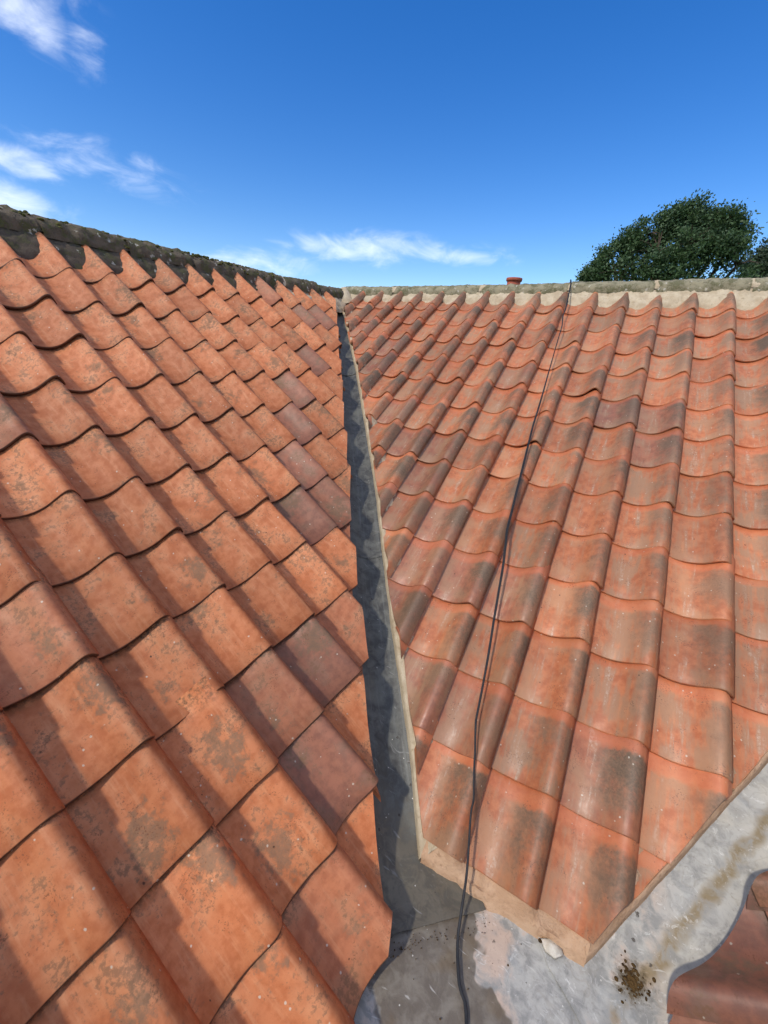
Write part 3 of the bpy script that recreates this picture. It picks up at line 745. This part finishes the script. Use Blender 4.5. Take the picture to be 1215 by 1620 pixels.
bmesh.ops.create_cube(bm, size=1, matrix=Matrix.Translation((cx, cy, -.92)) @ Matrix.Diagonal((.5, .5, 1.86, 1)))
bmesh.ops.create_cube(bm, size=1, matrix=Matrix.Translation((cx, cy, .05)) @ Matrix.Diagonal((.58, .58, .09, 1)))
bmesh.ops.bevel(bm, geom=bm.edges[:], offset=.008, segments=1, affect='EDGES')
link('chimney_stack', to_mesh(bm, 'chimney_stack', False), M_BRICK, ch)

# ------------------------------------------------------------------ trees beyond the ridge
def limb_mesh(segs):
    bm = bmesh.new()
    for pts, r0, r1 in segs:
        rings = []
        for i, p in enumerate(pts):
            tn = (pts[min(i + 1, len(pts) - 1)] - pts[max(i - 1, 0)]).normalized(); a = tn.orthogonal().normalized(); b_ = tn.cross(a)
            r = r0 + (r1 - r0) * i / (len(pts) - 1)
            rings.append([bm.verts.new(p + (a * math.cos(k * math.tau / 7) + b_ * math.sin(k * math.tau / 7)) * r) for k in range(7)])
        for q0, q1 in zip(rings, rings[1:]):
            for k in range(7): bm.faces.new((q0[k], q0[(k + 1) % 7], q1[(k + 1) % 7], q1[k]))
    bmesh.ops.recalc_face_normals(bm, faces=bm.faces[:])
    return to_mesh(bm, 'limb')
def tree(label, base, lobes, nclump, leaves, mat, seed, gap=None):
    rr = random.Random(seed); T = thing('tree', label, 'tree', base)
    cen = sum((V(l[0]) for l in lobes), V()) / len(lobes); fork = base.lerp(cen, .45)
    pts = [base, base.lerp(fork, .5) + V((.15, .1, 0)), fork]
    link('trunk', limb_mesh([(pts, .42, .28)]), M_BARK, T)
    vs, fs = [], []
    tips = []
    for c, rx, rz in lobes:
        c = V(c); mid = fork.lerp(c, .5) + V((rr.uniform(-.3, .3), rr.uniform(-.3, .3), .2)); segs = [([fork, mid, c], .16, .06)]
        for k in range(9):
            dd = V((rr.gauss(0, 1), rr.gauss(0, 1), rr.gauss(.3, .8))).normalized(); e = c + V((dd.x * rx, dd.y * rx, dd.z * rz)) * .85
            segs.append(([c, c.lerp(e, .5) + V((0, 0, .1)), e], .05, .012))
        link('limb', limb_mesh(segs), M_BARK, T)
        for k in range(nclump):
            dd = V((rr.gauss(0, 1), rr.gauss(0, 1), rr.gauss(0, 1))).normalized(); q = rr.random() ** .38
            e = c + V((dd.x * rx, dd.y * rx, dd.z * rz)) * q * (1 + .18 * noise.noise(dd * 2.3 + V((seed, 0, 0))))
            if noise.noise(e * .75 + V((seed, 3, 1))) < -.30: continue
            if gap and gap(e) and rr.random() < .72: continue
            cr = rr.uniform(.16, .38)
            for j in range(leaves):
                p = e + V((rr.gauss(0, 1), rr.gauss(0, 1), rr.gauss(0, .7))) * cr * .6
                n = V((rr.gauss(0, 1), rr.gauss(0, 1), rr.gauss(.5, 1))).normalized(); a = n.orthogonal().normalized(); a = (a * math.cos(rr.uniform(0, 6.28)) + n.cross(a) * math.sin(rr.uniform(0, 6.28))).normalized(); b_ = n.cross(a)
                l = rr.uniform(.04, .085); i0 = len(vs)
                vs += [p - a * l, p + b_ * l * .55, p + a * l, p - b_ * l * .55]; fs.append((i0, i0 + 1, i0 + 2, i0 + 3))
    me = bpy.data.meshes.new('crown'); me.from_pydata(vs, [], fs); link('crown', me, mat, T); print('leaves', len(fs))
    return T
C0 = V((-.623, -4.204, -.451))
tree('large dark green broadleaf tree rising behind the right end of the ridge', V((.4, 22.5, -6.5)),
     [((-3.15, 22, 3.15), .38, .32), ((-2.75, 22.2, 3.5), .55, .5), ((-2.3, 21.7, 4.0), .7, .62), ((-1.7, 22.2, 4.6), .75, .68), ((-1.0, 21.8, 4.9), .8, .72), ((-.35, 22.4, 5.35), .75, .65), ((.45, 21.9, 5.6), .75, .66),
      ((1.1, 22.3, 5.2), .8, .7), ((1.9, 21.8, 5.25), .72, .62), ((2.5, 22.3, 4.6), .75, .7), ((-1.7, 21.5, 3.3), 1.2, .9), ((-.4, 21.4, 4.1), 1.25, 1.0), ((.8, 21.4, 4.3), 1.2, 1.0), ((1.9, 21.5, 4.1), 1.0, .8),
      ((.4, 21.4, 3.1), 1.4, .8), ((2.9, 21.9, 3.6), .9, .7), ((1.9, 21.8, 2.6), 1.3, .6)],
     130, 34, M_LEAF, 11, gap=lambda e: 1.6 < e.x < 3.1 and 2.9 < e.z < 4.0)
tree('paler grey green tree cut off by the right edge of the photo', V((6.0, 25, -6.5)),
     [((4.1, 24.6, 3.9), .55, .8), ((4.75, 25, 4.6), .75, 1.1), ((5.7, 25, 5.0), 1.2, 1.3), ((5.0, 24.6, 3.0), 1.3, 1.2), ((7.0, 25, 4.4), 1.5, 1.6)], 170, 28, M_LEAF2, 23)
